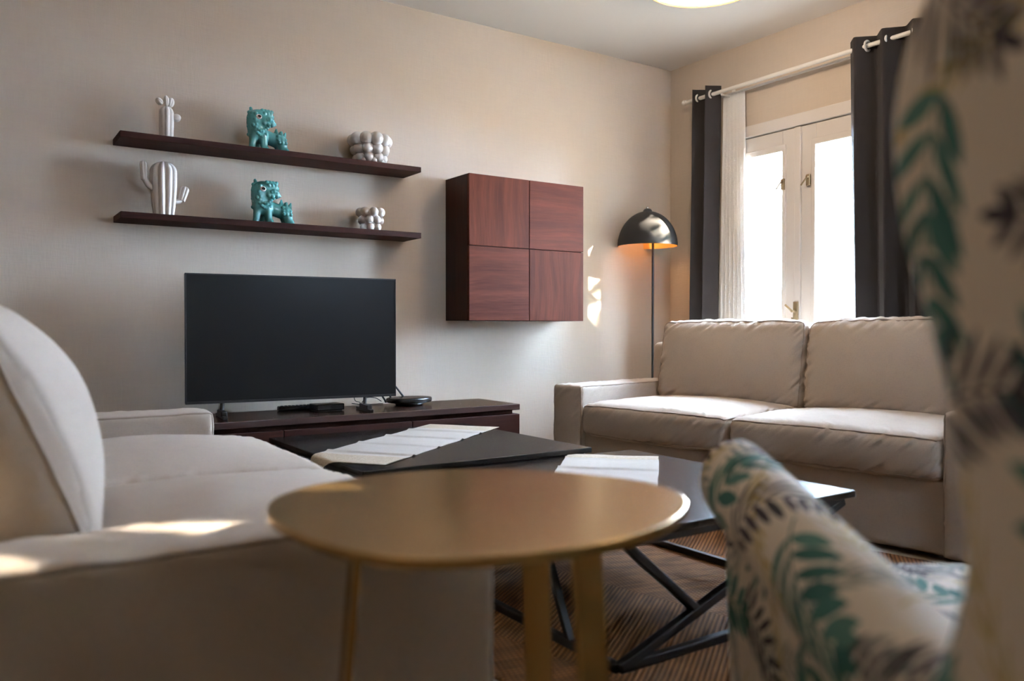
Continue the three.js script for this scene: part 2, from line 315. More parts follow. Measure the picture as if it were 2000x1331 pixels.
// ------------------------------------------------------------------ soft forms
// a padded block: box rounded with radius r, faces bulged by puff, with wrinkles; returns {geo, at(u,v,w)}
function padded(w, h, d, o = {}) {
  const { r = 0.04, puff = [0, 0, 0], n = 20, wr = 0, s = 0, power = 1, wrf = 9, pucker = 0.0 } = o;
  const P = Array.isArray(puff) ? puff : [puff, puff, puff];
  const hx = w / 2, hy = h / 2, hz = d / 2;
  const map = (p) => {                                               // p on the plain box surface
    const q = p.clone();
    const c = V(Math.max(-hx + r, Math.min(hx - r, q.x)), Math.max(-hy + r, Math.min(hy - r, q.y)), Math.max(-hz + r, Math.min(hz - r, q.z)));
    const dd = q.clone().sub(c); if (dd.lengthSq() > 1e-12) q.copy(c).add(dd.normalize().multiplyScalar(r));
    const ux = q.x / hx, uy = q.y / hy, uz = q.z / hz, f = (t) => Math.pow(Math.max(0, 1 - t * t), power);
    const out = V(
      q.x + P[0] * Math.sign(ux) * Math.pow(Math.abs(ux), 2) * f(uy * 0.98) * f(uz * 0.98),
      q.y + P[1] * Math.sign(uy) * Math.pow(Math.abs(uy), 1.5) * f(ux * 0.98) * f(uz * 0.98),
      q.z + P[2] * Math.sign(uz) * Math.pow(Math.abs(uz), 2) * f(ux * 0.98) * f(uy * 0.98));
    if (wr) {
      const k = wr * (noise3(out.x * wrf, out.y * wrf, out.z * wrf, s) + 0.5 * noise3(out.x * wrf * 2.6, out.y * wrf * 2.6, out.z * wrf * 1.7, s + 3));
      const e = [Math.abs(q.x) - hx, Math.abs(q.y) - hy, Math.abs(q.z) - hz].map((v) => -v).sort((a, b) => a - b)[1];   // distance from the nearest seam
      const t = out.x + out.y * 1.3 + out.z, pk = pucker * (vnoise(t * 34, s, s) - 0.5 + 0.6 * (vnoise(t * 71, s, s + 2) - 0.5)) * Math.exp(-Math.pow((e - 0.028) / 0.03, 2));
      const dir = V(ux, uy, uz).normalize(); out.addScaledVector(dir, k + pk);
    }
    return out;
  };
  const seg = (l) => Math.max(6, Math.round(n * l / Math.max(w, h, d)));
  const g0 = new THREE.BoxGeometry(w, h, d, seg(w) + 4, seg(h) + 4, seg(d) + 4);
  const pos = g0.attributes.position, tmp = V(0, 0, 0);
  const curve = (t, half) => { const u = t / half; return half * Math.sign(u) * (1 - Math.pow(Math.max(0, 1 - Math.abs(u)), 1.35)); };   // crowd vertices to the edges
  for (let i = 0; i < pos.count; i++) { tmp.set(curve(pos.getX(i), hx), curve(pos.getY(i), hy), curve(pos.getZ(i), hz)); const q = map(tmp); pos.setXYZ(i, q.x, q.y, q.z); }
  g0.deleteAttribute('uv'); g0.deleteAttribute('normal');
  const g = mergeVertices(g0, 1e-6); g.computeVertexNormals(); boxUV(g);
  return { geo: g, map, hx, hy, hz };
}
// piping along a closed polyline given on the plain box, lifted off by the block's own form
function pipe(pad, corners, r, closed = true, per = 14) {
  const pts = []; const n = corners.length;
  for (let i = 0; i < (closed ? n : n - 1); i++) { const a = V(...corners[i]), b = V(...corners[(i + 1) % n]); for (let k = 0; k < per; k++) pts.push(pad.map(a.clone().lerp(b, k / per))); }
  if (!closed) pts.push(pad.map(V(...corners[n - 1])));
  return tube(pts, r, pts.length * 2, 6, closed);
}
const CORD = 0.0042;

function sofa(name, label, pos, turn, L, o = {}) {
  const t = thing(name, label, 'sofa', pos, turn);
  const D = o.depth ?? 0.95, bt = o.backT ?? 0.2, bh = o.backH ?? 0.78, aw = 0.22, ah = o.armHeight ?? 0.575, fx = D / 2, s0 = o.seed ?? 0, inner = L - 2 * aw;
  const put = (pad, n, x, y, z, mat = M.sofa, rz = 0) => { const m = mesh(n, pad.geo, mat, t); m.position.set(x, y, z); m.rotation.z = rz; return m; };
  // base with skirt down to the floor
  const base = padded(D - 0.04, 0.30, inner + 0.02, { r: 0.02, n: 60, wr: 0.008, pucker: 0.006, s: s0 + 5, wrf: 5 });
  put(base, 'skirt', -0.012, 0.15 + 0.008, 0);
  const back = padded(bt, bh, L - 0.02, { r: 0.045, puff: [0.01, 0.01, 0.005], n: 30, wr: 0.003, s: s0 + 6 });
  put(back, 'back', -fx + bt / 2, bh / 2 + 0.008, 0);
  for (const s of [-1, 1]) {
    const a = padded(D, ah - 0.008, aw, { r: 0.022, puff: [0.008, 0.006, 0.006], n: 70, wr: 0.0035, pucker: 0.006, s: s0 + 8 + s, wrf: 8 });
    const m = put(a, 'arm', 0.0, (ah - 0.008) / 2 + 0.008, s * (L / 2 - aw / 2));
    const k = 0.985;
    for (const e of [-1, 1]) mesh('piping', pipe(a, [[-a.hx, a.hy, e * a.hz], [a.hx, a.hy, e * a.hz], [a.hx, -a.hy, e * a.hz]], CORD, false, 22), M.piping, m);
  }
  const cw = inner / 2;
  for (const s of [-1, 1]) {
    const h = 0.17, d = o.seatDepth ?? 0.74;
    const c = padded(d, h, cw - 0.008, { r: 0.04, puff: [o.frontPuff ?? 0.02, o.seatPuff ?? 0.04, 0.004], n: 80, wr: 0.006, pucker: 0.008, s: s0 + 20 + s, wrf: 7, power: o.seatPower ?? 0.7 });
    const m = put(c, 'seat_cushion', fx - d / 2 + (o.seatOut ?? 0.01), 0.305 + h / 2, s * cw / 2);
    for (const e of [-1, 1]) mesh('piping', pipe(c, [[-c.hx, e * c.hy, -c.hz], [c.hx, e * c.hy, -c.hz], [c.hx, e * c.hy, c.hz], [-c.hx, e * c.hy, c.hz]], CORD, true, 20), M.piping, m);
  }
  for (const s of [-1, 1]) {
    const th = o.backThick ?? 0.2, hh = o.backHeight ?? 0.47;
    const c = padded(th, hh, cw - 0.01, { r: 0.05, puff: [o.backPuff ?? 0.05, 0.02, 0.01], n: 80, wr: 0.006, pucker: o.pucker ?? 0.012, s: s0 + 40 + s, wrf: 6, power: 0.7 });
    const m = put(c, 'back_cushion', o.backX ?? -fx + 0.33, 0.455 + hh / 2, s * cw / 2, M.sofa, o.tilt ?? 0.17);
    for (const e of [-1, 1]) mesh('piping', pipe(c, [[e * c.hx, -c.hy, -c.hz], [e * c.hx, c.hy, -c.hz], [e * c.hx, c.hy, c.hz], [e * c.hx, -c.hy, c.hz]], CORD, true, 20), M.piping, m);
  }
  return t;
}
sofa('sofa', 'beige slipcovered two seat sofa in front of the glazed door and curtains', [-0.715, 0.0135, 1.53], Math.PI + 0.1375, 2.34, { seed: 100, depth: 1.0, backT: 0.12, backH: 0.8, seatDepth: 0.84, backThick: 0.17, backX: -0.275, tilt: 0.15, backPuff: 0.055, backHeight: 0.475 });
sofa('sofa', 'pale slipcovered sofa at the left edge behind the round gold table', [-3.36 - 0.53, 0, (2.916 + 0.615) / 2], 0, 2.30, { seed: 300, pucker: 0.003, depth: 1.06, backT: 0.13, backH: 0.68, seatOut: 0.12, seatDepth: 0.86, seatPuff: 0.065, seatPower: 0.9, frontPuff: 0.05, backHeight: 0.5, backThick: 0.15, backPuff: 0.13, tilt: 0.4, backX: -0.275 });

// ------------------------------------------------------------------ wall shelves, cabinet, television unit
function shelf(y0, y1, label) {
  const m = mesh('wall_shelf', bx(-3.606, -2.105, y0, y1, 0.001, 0.215, 0.002), M.shelfWood); tag(m, label, 'shelf', 'wall shelves above the television'); return m;
}
shelf(1.7625, 1.791, 'dark brown floating wall shelf, the upper of the two above the television');
shelf(1.402, 1.432, 'dark brown floating wall shelf, the lower of the two above the television');
{
  const t = thing('wall_cabinet', 'square dark cherry wall cabinet with four doors left of the floor lamp', 'cabinet');
  const x0 = -1.833, x1 = -1.012, y0 = 0.953, y1 = 1.781, zf = 0.27, xm = -1.42, ym = 1.376, g = 0.002, dt = 0.02;
  mesh('cabinet_body', bx(x0, x1, y0, y1, 0.001, zf - dt - 0.001, 0.001), M.wengeV, t);
  const door = (a, b, c, d, m) => mesh('door', bx(a, b, c, d, zf - dt, zf, 0.0025), m, t);
  door(x0, xm - g, ym + g, y1, M.cherryV); door(xm + g, x1, ym + g, y1, M.cherryH);
  door(x0, xm - g, y0, ym - g, M.cherryH); door(xm + g, x1, y0, ym - g, M.cherryV);
}
{
  const t = thing('television_stand', 'long low dark brown television stand against the beige wall', 'tv stand');
  const x0 = -3.62, x1 = -1.61, z1 = 0.45, y = 0.485;
  mesh('stand_top', bx(x0, x1, y - 0.032, y, 0.016, z1, 0.003), M.standTop, t);
  mesh('stand_body', bx(x0 + 0.01, x1 - 0.025, 0.06, y - 0.032, 0.03, z1 - 0.04), M.wengeH, t);
  mesh('end_panel', bx(x1 - 0.025, x1, 0.06, y - 0.055, 0.03, z1 - 0.02, 0.002), M.wengeV, t);
  for (let i = 0; i < 3; i++) { const a = x0 + (x1 - x0) * i / 3, b = x0 + (x1 - x0) * (i + 1) / 3; mesh('drawer_front', bx(a + 0.002, b - 0.002, 0.07, y - 0.055, z1 - 0.02, z1, 0.003), M.wengeH, t); }
  mesh('plinth', bx(x0 + 0.05, x1 - 0.05, 0, 0.06, 0.05, z1 - 0.07), M.black, t);
}
const ST = 0.4855;                                                   // upper face of the stand
{
  const L = V(-3.338, 0, 0.22), R = V(-2.311, 0, 0.32), c = L.clone().add(R).multiplyScalar(0.5), w = L.distanceTo(R), turn = -Math.atan2(R.z - L.z, R.x - L.x);
  const t = thing('television', 'large flat black television standing on the dark stand', 'television', [c.x, ST, c.z], turn);
  const y0 = 0.068, y1 = 0.681;
  mesh('television_body', [bx(-w / 2, w / 2, y0, y1, -0.028, 0, 0.004), bx(-w * 0.36, w * 0.36, y0 + 0.05, y0 + 0.36, -0.06, -0.02, 0.01)], M.black, t);
  mesh('bezel', [bx(-w / 2, w / 2, y0, y0 + 0.012, -0.004, 0.003, 0.001), bx(-w / 2, w / 2, y1 - 0.006, y1, -0.004, 0.003, 0.001), bx(-w / 2, -w / 2 + 0.006, y0, y1, -0.004, 0.003, 0.001), bx(w / 2 - 0.006, w / 2, y0, y1, -0.004, 0.003, 0.001)], M.blackMetal, t);
  mesh('screen', bx(-w / 2 + 0.006, w / 2 - 0.006, y0 + 0.012, y1 - 0.006, -0.003, 0.001), M.screen, t);
  for (const x of [-w / 2 + 0.16, w / 2 - 0.17]) mesh('foot', [rod([x, 0.012, -0.0], [x + 0.006, y0 + 0.01, -0.012], 0.009), bx(x - 0.012, x + 0.012, 0, 0.014, -0.11, 0.11, 0.004), bx(x - 0.014, x + 0.014, 0.01, 0.035, -0.05, 0.08, 0.005)], M.blackMetal, t);
}
{
  const t = thing('set_top_box', 'small black box on the stand under the television', 'media box', [-2.64, ST, 0.19], 0.05);
  mesh('case', bx(-0.075, 0.075, 0.004, 0.036, -0.05, 0.05, 0.004), M.plastic, t);
  mesh('front_panel', bx(-0.07, 0.07, 0.008, 0.032, 0.049, 0.051, 0.0005), M.black, t);
  mesh('base', bx(-0.065, 0.065, 0, 0.005, -0.042, 0.042), M.black, t);
}
{
  const t = thing('remote_control', 'long thin black remote lying behind the small box', 'remote', [-2.745, ST, 0.085], 0.0);
  mesh('body', bx(-0.115, 0.10, 0, 0.024, -0.02, 0.02, 0.006), M.plastic, t);
  const b = []; for (let i = 0; i < 9; i++) b.push(bx(-0.1 + i * 0.02, -0.09 + i * 0.02, 0.023, 0.0265, -0.008, 0.008, 0.001));
  mesh('buttons', b, M.blackMetal, t).userData.kind = 'stuff';
}
{
  const t = thing('router', 'black router with three antennas at the right of the television', 'router', [-2.15, ST, 0.15], 0.15);
  const shape = new THREE.Shape(); shape.moveTo(-0.11, -0.03); shape.quadraticCurveTo(-0.1, -0.085, 0, -0.085); shape.quadraticCurveTo(0.12, -0.08, 0.125, 0.02); shape.quadraticCurveTo(0.1, 0.085, -0.02, 0.08); shape.quadraticCurveTo(-0.115, 0.07, -0.11, -0.03);
  const e = new THREE.ExtrudeGeometry(shape, { depth: 0.012, bevelEnabled: true, bevelThickness: 0.008, bevelSize: 0.012, bevelSegments: 3, curveSegments: 14 }); e.rotateX(Math.PI / 2); e.translate(0, 0.034, 0);
  mesh('router_body', e, M.plastic, t);
  mesh('router_foot', lathe([[0, 0], [0.07, 0], [0.09, 0.014], [0, 0.014]], 24), M.black, t);
  for (const [x, lean] of [[-0.105, -0.06], [-0.055, -0.065], [0.03, -0.075]]) { const a = mesh('antenna', rod([x, 0.02, -0.07], [x + lean, 0.115, -0.085], 0.006, 8, 0.005), M.black, t); mesh('antenna_joint', new THREE.SphereGeometry(0.008, 10, 8).translate(x, 0.02, -0.07), M.black, a); }
}
tag(mesh('power_cable', tube([[-2.52, 0.565, 0.255], [-2.51, 0.535, 0.25], [-2.47, 0.52, 0.22], [-2.43, ST + 0.004, 0.17], [-2.38, ST + 0.004, 0.10], [-2.44, 0.50, 0.04]], 0.0022, 40), M.black), 'thin black cable hanging beside the right television foot', 'cable');
tag(mesh('network_cable', tube([[-2.28, ST + 0.02, 0.075], [-2.31, 0.525, 0.06], [-2.37, 0.525, 0.06], [-2.39, ST + 0.01, 0.06], [-2.36, ST + 0.004, 0.045], [-2.26, ST + 0.004, 0.05]], 0.0022, 40), M.black), 'thin black cable looped behind the router', 'cable');

// ------------------------------------------------------------------ ornaments
function cactusColumn(r, h, ribs, base = 0.8, seg = 96, rows = 36) {
  const pos = [], idx = [];
  for (let j = 0; j <= rows; j++) {
    const t = j / rows; let y, k;
    if (t < 0.7) { y = h * (t / 0.7) * 0.8; k = base + (1 - base) * Math.pow(Math.sin(Math.PI / 2 * t / 0.7), 0.8); } else { const a = (t - 0.7) / 0.3 * Math.PI / 2; y = h * 0.8 + h * 0.2 * Math.sin(a); k = Math.cos(a) * 0.999 + 0.001; }
    for (let i = 0; i < seg; i++) { const th = i / seg * Math.PI * 2, c = Math.abs(Math.cos(th * ribs / 2)), rr = r * k * (0.72 + 0.28 * Math.pow(c, 0.6)); pos.push(rr * Math.cos(th), y, rr * Math.sin(th)); }
  }
  for (let j = 0; j < rows; j++) for (let i = 0; i < seg; i++) { const a = j * seg + i, b = j * seg + (i + 1) % seg, c = a + seg, d = b + seg; idx.push(a, c, b, b, c, d); }
  const low = pos.length / 3; pos.push(0, 0, 0); for (let i = 0; i < seg; i++) idx.push(low, i, (i + 1) % seg);
  const g = new THREE.BufferGeometry(); g.setAttribute('position', new THREE.Float32BufferAttribute(pos, 3)); g.setIndex(idx); g.computeVertexNormals(); g.setAttribute('uv', new THREE.Float32BufferAttribute(new Float32Array(pos.length / 3 * 2), 2));
  return g;
}
function turned(g, rz, x, y, z, rx = 0) { g.rotateX(rx); g.rotateZ(rz); g.translate(x, y, z); return g; }
{
  const t = thing('cactus_figurine', 'slim white ceramic cactus with round buds on the upper shelf', 'figurine', [-3.388, 1.7912, 0.095], 0.2);
  mesh('stem', cactusColumn(0.034, 0.165, 7, 0.88), M.ceramic, t);
  const ribBall = (r, h, ribs) => { const g = new THREE.SphereGeometry(1, 48, 20), p = g.attributes.position; for (let i = 0; i < p.count; i++) { const a = Math.atan2(p.getZ(i), p.getX(i)), k = 0.84 + 0.16 * Math.pow(Math.abs(Math.cos(a * ribs / 2)), 0.7); p.setXYZ(i, p.getX(i) * r * k, p.getY(i) * h, p.getZ(i) * r * k); } g.computeVertexNormals(); return g; };
  const bud = (x, y, z, r, h, rz) => mesh('bud', turned(ribBall(r, h, 6), rz, x, y, z), M.ceramic, t);
  bud(-0.036, 0.180, 0.006, 0.016, 0.018, 0.9); bud(-0.004, 0.188, 0.008, 0.013, 0.025, 0.05); bud(0.018, 0.184, 0.004, 0.017, 0.024, -0.25); bud(0.046, 0.118, 0.004, 0.019, 0.020, -1.2);
  mesh('neck', rod([0.025, 0.112, 0.002], [0.04, 0.118, 0.004], 0.008), M.ceramic, t);
}
{
  const t = thing('cactus_figurine', 'stout ribbed white ceramic cactus with two arms on the lower shelf', 'figurine', [-3.402, 1.4322, 0.095], 0.15);
  mesh('stem', cactusColumn(0.062, 0.262, 9, 0.72), M.ceramic, t);
  mesh('arm', [tube([[-0.045, 0.13, 0], [-0.07, 0.145, 0], [-0.088, 0.175, 0], [-0.09, 0.2, 0]], 0.013, 24, 10), turned(cactusColumn(0.017, 0.09, 6, 0.8, 48, 20), 0.05, -0.089, 0.165, 0)], M.ceramic, t);
  mesh('arm', [tube([[0.05, 0.078, 0], [0.07, 0.084, 0], [0.083, 0.1, 0]], 0.013, 20, 10), turned(cactusColumn(0.021, 0.075, 6, 0.8, 48, 20), -0.3, 0.08, 0.085, 0)], M.ceramic, t);
}
function bubbleVase(name, label, pos, R, H, rows) {
  const t = thing(name, label, 'vase', pos, 0.3, undefined);
  const prof = (y) => R * (0.62 + 0.38 * Math.pow(y / H, 0.8));
  mesh('cup', lathe([[0.001, 0.001], [prof(0) * 0.62, 0.001], [prof(0.3 * H) * 0.72, 0.3 * H], [prof(H) * 0.76, H * 0.86], [prof(H) * 0.68, H * 0.87], [prof(0.3 * H) * 0.6, 0.3 * H], [0.001, 0.02]], 40), M.ceramic, t);
  rows.forEach(([y, n, r, off]) => { for (let i = 0; i < n; i++) { const a = (i + off) / n * Math.PI * 2, q = prof(y) - r * 0.75; const g = new THREE.SphereGeometry(r * (0.94 + 0.12 * rnd()), 20, 14); g.translate(q * Math.cos(a), Math.max(y, r), q * Math.sin(a)); mesh('bubble', g, M.ceramic, t); } });
  return t;
}
bubbleVase('bubble_vase', 'large white ceramic vase covered in bubbles on the upper shelf', [-2.356, 1.7912, 0.1], 0.122, 0.165, [[0.13, 10, 0.036, 0], [0.08, 9, 0.03, 0.5], [0.035, 8, 0.027, 0], [0.012, 8, 0.016, 0.5]]);
bubbleVase('bubble_vase', 'small white ceramic vase covered in bubbles on the lower shelf', [-2.353, 1.4322, 0.1], 0.079, 0.128, [[0.103, 7, 0.026, 0.2], [0.062, 7, 0.023, 0.7], [0.024, 6, 0.022, 0.2]]);

// guardian lion: a field of rounded shapes, meshed once; x along the body (head at -x), the face turned to +x and +z
const lion = (() => {
  const sm = (a, b, k) => { const h = Math.max(0, Math.min(1, 0.5 + 0.5 * (b - a) / k)); return b + (a - b) * h - k * h * (1 - h); };
  const body = [], fine = [], grooves = [];
  const cap = (l, a, b, r1, r2 = r1) => l.push([a, b, r1, r2]);
  const ball = (l, x, y, z, r) => l.push([[x, y, z], [x, y, z], r, r]);
  cap(body, [-0.054, 0.165, -0.004], [-0.008, 0.169, 0.0], 0.046, 0.041); cap(body, [-0.04, 0.178, 0.004], [0.0, 0.18, 0.004], 0.034, 0.032);                 // skull, broad and square
  cap(body, [-0.018, 0.146, 0.026], [0.012, 0.147, 0.026], 0.024, 0.022);                   // muzzle
  cap(body, [-0.056, 0.135, -0.002], [-0.05, 0.085, 0.0], 0.044, 0.042);                    // mane and chest
  cap(body, [-0.03, 0.09, -0.004], [0.055, 0.066, -0.006], 0.034, 0.034);                   // back
  cap(body, [-0.028, 0.085, 0.022], [-0.022, 0.015, 0.030], 0.022, 0.017);                  // forelegs
  cap(body, [-0.072, 0.075, 0.012], [-0.082, 0.014, 0.024], 0.020, 0.015);
  cap(body, [-0.045, 0.07, -0.024], [-0.045, 0.014, -0.030], 0.022, 0.016);
  cap(body, [0.066, 0.066, 0.016], [0.076, 0.016, 0.024], 0.030, 0.022);                    // hind legs
  cap(body, [0.066, 0.066, -0.022], [0.076, 0.016, -0.028], 0.030, 0.020);
  cap(body, [-0.024, 0.011, 0.036], [-0.014, 0.011, 0.042], 0.012); cap(body, [-0.086, 0.011, 0.03], [-0.088, 0.011, 0.038], 0.012); cap(body, [0.082, 0.012, 0.03], [0.088, 0.012, 0.038], 0.013);
  cap(fine, [0.046, 0.085, 0.0], [0.047, 0.126, 0.0], 0.021, 0.004);                        // flame tail
  cap(fine, [0.082, 0.08, 0.0], [0.094, 0.113, 0.0], 0.018, 0.004); cap(fine, [0.064, 0.085, 0.014], [0.066, 0.108, 0.02], 0.017, 0.008); cap(fine, [0.066, 0.085, -0.016], [0.07, 0.116, -0.018], 0.018, 0.004);
  cap(fine, [-0.078, 0.195, 0.004], [-0.082, 0.214, 0.004], 0.012, 0.007); cap(fine, [0.0, 0.198, -0.014], [0.008, 0.21, -0.016], 0.010, 0.006);   // ears
  for (let i = 0; i < 4; i++) ball(fine, -0.03 + i * 0.0165, 0.205, 0.022 - i * 0.003, 0.0105);    // brow curls
  for (let i = 0; i < 3; i++) ball(fine, -0.022 + i * 0.0165, 0.189, 0.036 - i * 0.003, 0.0095);
  ball(fine, 0.0, 0.160, 0.046, 0.011); ball(fine, 0.013, 0.156, 0.043, 0.009); ball(fine, -0.011, 0.156, 0.046, 0.009);   // nose and nostrils
  ball(fine, -0.026, 0.138, 0.044, 0.009); ball(fine, -0.006, 0.134, 0.047, 0.0095); ball(fine, 0.014, 0.134, 0.044, 0.009); ball(fine, 0.03, 0.142, 0.028, 0.009);    // whisker curls
  for (let c = 0; c < 3; c++) for (let i = 0; i < 9 - c; i++) ball(fine, -0.09 + c * 0.012 + 0.003 * Math.sin(i * 2.1), 0.192 - i * 0.0138 - c * 0.004, (c * 0.0145 + 0.004) + 0.002 * Math.cos(i * 3), 0.0098);   // mane
  for (let i = 0; i < 8; i++) ball(fine, -0.078 + i * 0.011, 0.126 - 0.026 * Math.sin(i / 7 * Math.PI), 0.034 + 0.007 * Math.sin(i / 7 * Math.PI), 0.0085);
  for (let i = 0; i < 5; i++) ball(fine, -0.058 + i * 0.01, 0.086 - 0.01 * Math.sin(i / 4 * Math.PI), 0.04, 0.008);
  for (let i = 0; i < 7; i++) ball(fine, 0.048 + (i % 3) * 0.017, 0.052 + Math.floor(i / 3) * 0.017, 0.043 - Math.floor(i / 3) * 0.007, 0.0095);
  const sd = (p, [a, b, r1, r2]) => { const ex = b[0] - a[0], ey = b[1] - a[1], ez = b[2] - a[2], px = p[0] - a[0], py = p[1] - a[1], pz = p[2] - a[2], l = ex * ex + ey * ey + ez * ez; const t = l ? Math.max(0, Math.min(1, (px * ex + py * ey + pz * ez) / l)) : 0; const dx = px - t * ex, dy = py - t * ey, dz = pz - t * ez; return Math.sqrt(dx * dx + dy * dy + dz * dz) - (r1 + (r2 - r1) * t); };
  const field = (p) => {
    let d = 9; for (const q of body) d = sm(d, sd(p, q), 0.011); for (const q of fine) d = sm(d, sd(p, q), 0.0035);
    return Math.max(d, 0.001 - p[1]);
  };
  const N = 104, S = 0.118, mc = new MarchingCubes(N, M.teal, false, false, 220000); mc.isolation = 0;
  for (let k = 0; k < N; k++) for (let j = 0; j < N; j++) for (let i = 0; i < N; i++) mc.field[k * N * N + j * N + i] = -field([(i / N * 2 - 1) * S, (j / N * 2 - 1) * S + 0.108, (k / N * 2 - 1) * S]);
  mc.update();
  const n = mc.count, g = new THREE.BufferGeometry();
  const pos = new Float32Array(mc.positionArray.slice(0, n * 3));
  for (let i = 0; i < n; i++) { pos[3 * i] *= S; pos[3 * i + 1] = pos[3 * i + 1] * S + 0.108; pos[3 * i + 2] *= S; }
  g.setAttribute('position', new THREE.BufferAttribute(pos, 3));
  let lo = 9; for (let i = 0; i < n; i++) lo = Math.min(lo, pos[3 * i + 1]);
  g.translate(0, -lo, 0);
  const w = mergeVertices(g, 1e-6); w.computeVertexNormals(); boxUV(w);
  const front = (x, y) => { let z = 0.1; while (z > -0.05 && field([x, y, z]) > 0) z -= 0.0005; return [x, y - lo, z]; };
  return { geo: w, front };
})();
{
  const t = thing('lion_figurine', 'teal glazed ceramic guardian lion on the upper shelf', 'figurine', [-2.915, 1.7912, 0.1], 0.0);
  mesh('lion_body', lion.geo, M.teal, t);
  const [x, y, z] = lion.front(-0.052, 0.168);
  const e = mesh('eye', new THREE.SphereGeometry(0.0125, 18, 14).scale(1.15, 1, 0.6).translate(x, y, z - 0.001), M.eyeWhite, t);
  mesh('pupil', new THREE.SphereGeometry(0.008, 16, 12).scale(1.2, 0.95, 0.6).translate(x + 0.001, y + 0.001, z + 0.0035), M.eyeBlack, e);
  const c = t.clone(); c.name = numbered('lion_figurine'); c.position.set(-2.892, 1.4322, 0.1); c.rotation.y = -0.06; c.scale.setScalar(1.02);
  c.userData = { label: 'teal glazed ceramic guardian lion on the lower shelf', category: 'figurine' }; scene.add(c);
}

// ------------------------------------------------------------------ floor lamp and ceiling lamp
{
  const x = -0.322, z = 0.16, t = thing('floor_lamp', 'black floor lamp with a dome shade in the corner', 'lamp', [x, 0, z]);
  mesh('lamp_base', lathe([[0, 0], [0.125, 0], [0.13, 0.006], [0.125, 0.016], [0.02, 0.022], [0.012, 0.05], [0, 0.05]], 40), M.blackMetal, t);
  const cx = -0.05, cy = 1.46, r = 0.2, hgt = 0.235;
  mesh('lamp_pole', rod([0, 0.02, 0], [0, cy + hgt - 0.02, 0], 0.0085, 12), M.blackMetal, t);
  mesh('lamp_arm', [rod([0, cy + hgt - 0.02, 0], [cx, cy + hgt + 0.022, 0], 0.007), new THREE.SphereGeometry(0.012, 12, 10).translate(cx, cy + hgt + 0.02, 0)], M.chrome, t);
  const outer = [], inner = [];
  for (let i = 0; i <= 16; i++) { const a = i / 16 * Math.PI / 2; outer.push([Math.max(0.001, r * Math.cos(a)), hgt * Math.sin(a)]); inner.push([Math.max(0.001, (r - 0.003) * Math.cos(a)), (hgt - 0.004) * Math.sin(a)]); }
  const sh = mesh('lamp_shade', lathe(outer, 56).translate(cx, cy, 0), M.lampShade, t);
  mesh('shade_lining', lathe([...inner].concat(), 56).translate(cx, cy, 0), M.lampGold, sh).userData.label = 'glowing gold inside of the shade';
  mesh('shade_cap', lathe([[0.001, 0.018], [0.02, 0.016], [0.03, 0.004], [0.03, -0.012], [0.001, -0.012]], 24).translate(cx, cy + hgt, 0), M.blackMetal, sh);
  mesh('bulb', new THREE.SphereGeometry(0.03, 16, 12).translate(cx, cy + 0.12, 0), M.bulb, t);
  const l = new THREE.PointLight(rgb(1, 0.7, 0.38), 0.19, 0, 2); l.position.set(x + cx, cy + 0.12, z); l.shadow.radius = 1.5; l.castShadow = true; scene.add(l);
}
function ceilingLamp(label, x, z, power) {
  const t = thing('ceiling_lamp', label, 'lamp', [x, CEIL, z]);
  mesh('lamp_drum', lathe([[0.28, 0], [0.30, -0.02], [0.30, -0.13], [0.296, -0.135], [0.285, -0.135]], 64), M.white, t);
  mesh('lamp_rim', new THREE.TorusGeometry(0.296, 0.005, 10, 72).rotateX(Math.PI / 2).translate(0, -0.135, 0), M.lampRim, t);
  mesh('diffuser', lathe([[0.001, -0.14], [0.15, -0.139], [0.29, -0.132]], 64), M.diffuser, t);
  const l = new THREE.PointLight(rgb(1, 0.8, 0.6), power, 0, 2); l.position.set(x, CEIL - 0.22, z); l.shadow.radius = 2.5; l.castShadow = true; scene.add(l);
}
ceilingLamp('round glowing ceiling lamp at the top of the picture', -1.15, 1.39, 1.8);
ceilingLamp('round ceiling lamp above the left sofa outside the picture', -4.4, 3.0, 0.28);

// ------------------------------------------------------------------ curtains
function drape(z0, z1, y0, y1, x, amp, folds, mat, o = {}) {
  const nz = folds * 14, ny = 24, pos = [], idx = [], uv = [];
  for (let j = 0; j <= ny; j++) {
    const v = j / ny, y = y1 + (y0 - y1) * v;
    const a0 = o.z0b === undefined ? z0 : z0 + (o.z0b - z0) * v, a1 = o.z1b === undefined ? z1 : z1 + (o.z1b - z1) * v;
    for (let i = 0; i <= nz; i++) {
      const u = i / nz, ph = u * folds * Math.PI * 2 + (o.phase ?? 0);
      const k = amp * (0.85 + 0.25 * v + 0.3 * (vnoise(u * folds, v * 2, o.seed ?? 0) - 0.5));
      const s = Math.sin(ph + 0.35 * (vnoise(u * 3, v * 3, (o.seed ?? 0) + 5) - 0.5) * 2 * v);
      pos.push(x + (o.back ?? 0) * v + k * s, y, a0 + (a1 - a0) * u + 0.3 * k * Math.sin(ph * 2) * 0.5 + 0.01 * (vnoise(u * 5, v * 4, (o.seed ?? 0) + 9) - 0.5)); uv.push(u * (z1 - z0) * 2.2, y);
    }
  }
  const w = nz + 1; for (let j = 0; j < ny; j++) for (let i = 0; i < nz; i++) { const a = j * w + i; idx.push(a, a + w, a + 1, a + 1, a + w, a + w + 1); }
  const g = new THREE.BufferGeometry(); g.setAttribute('position', new THREE.Float32BufferAttribute(pos, 3)); g.setAttribute('uv', new THREE.Float32BufferAttribute(uv, 2)); g.setIndex(idx); g.computeVertexNormals();
  return g;
}
const RX = -0.12, RY = 2.437;
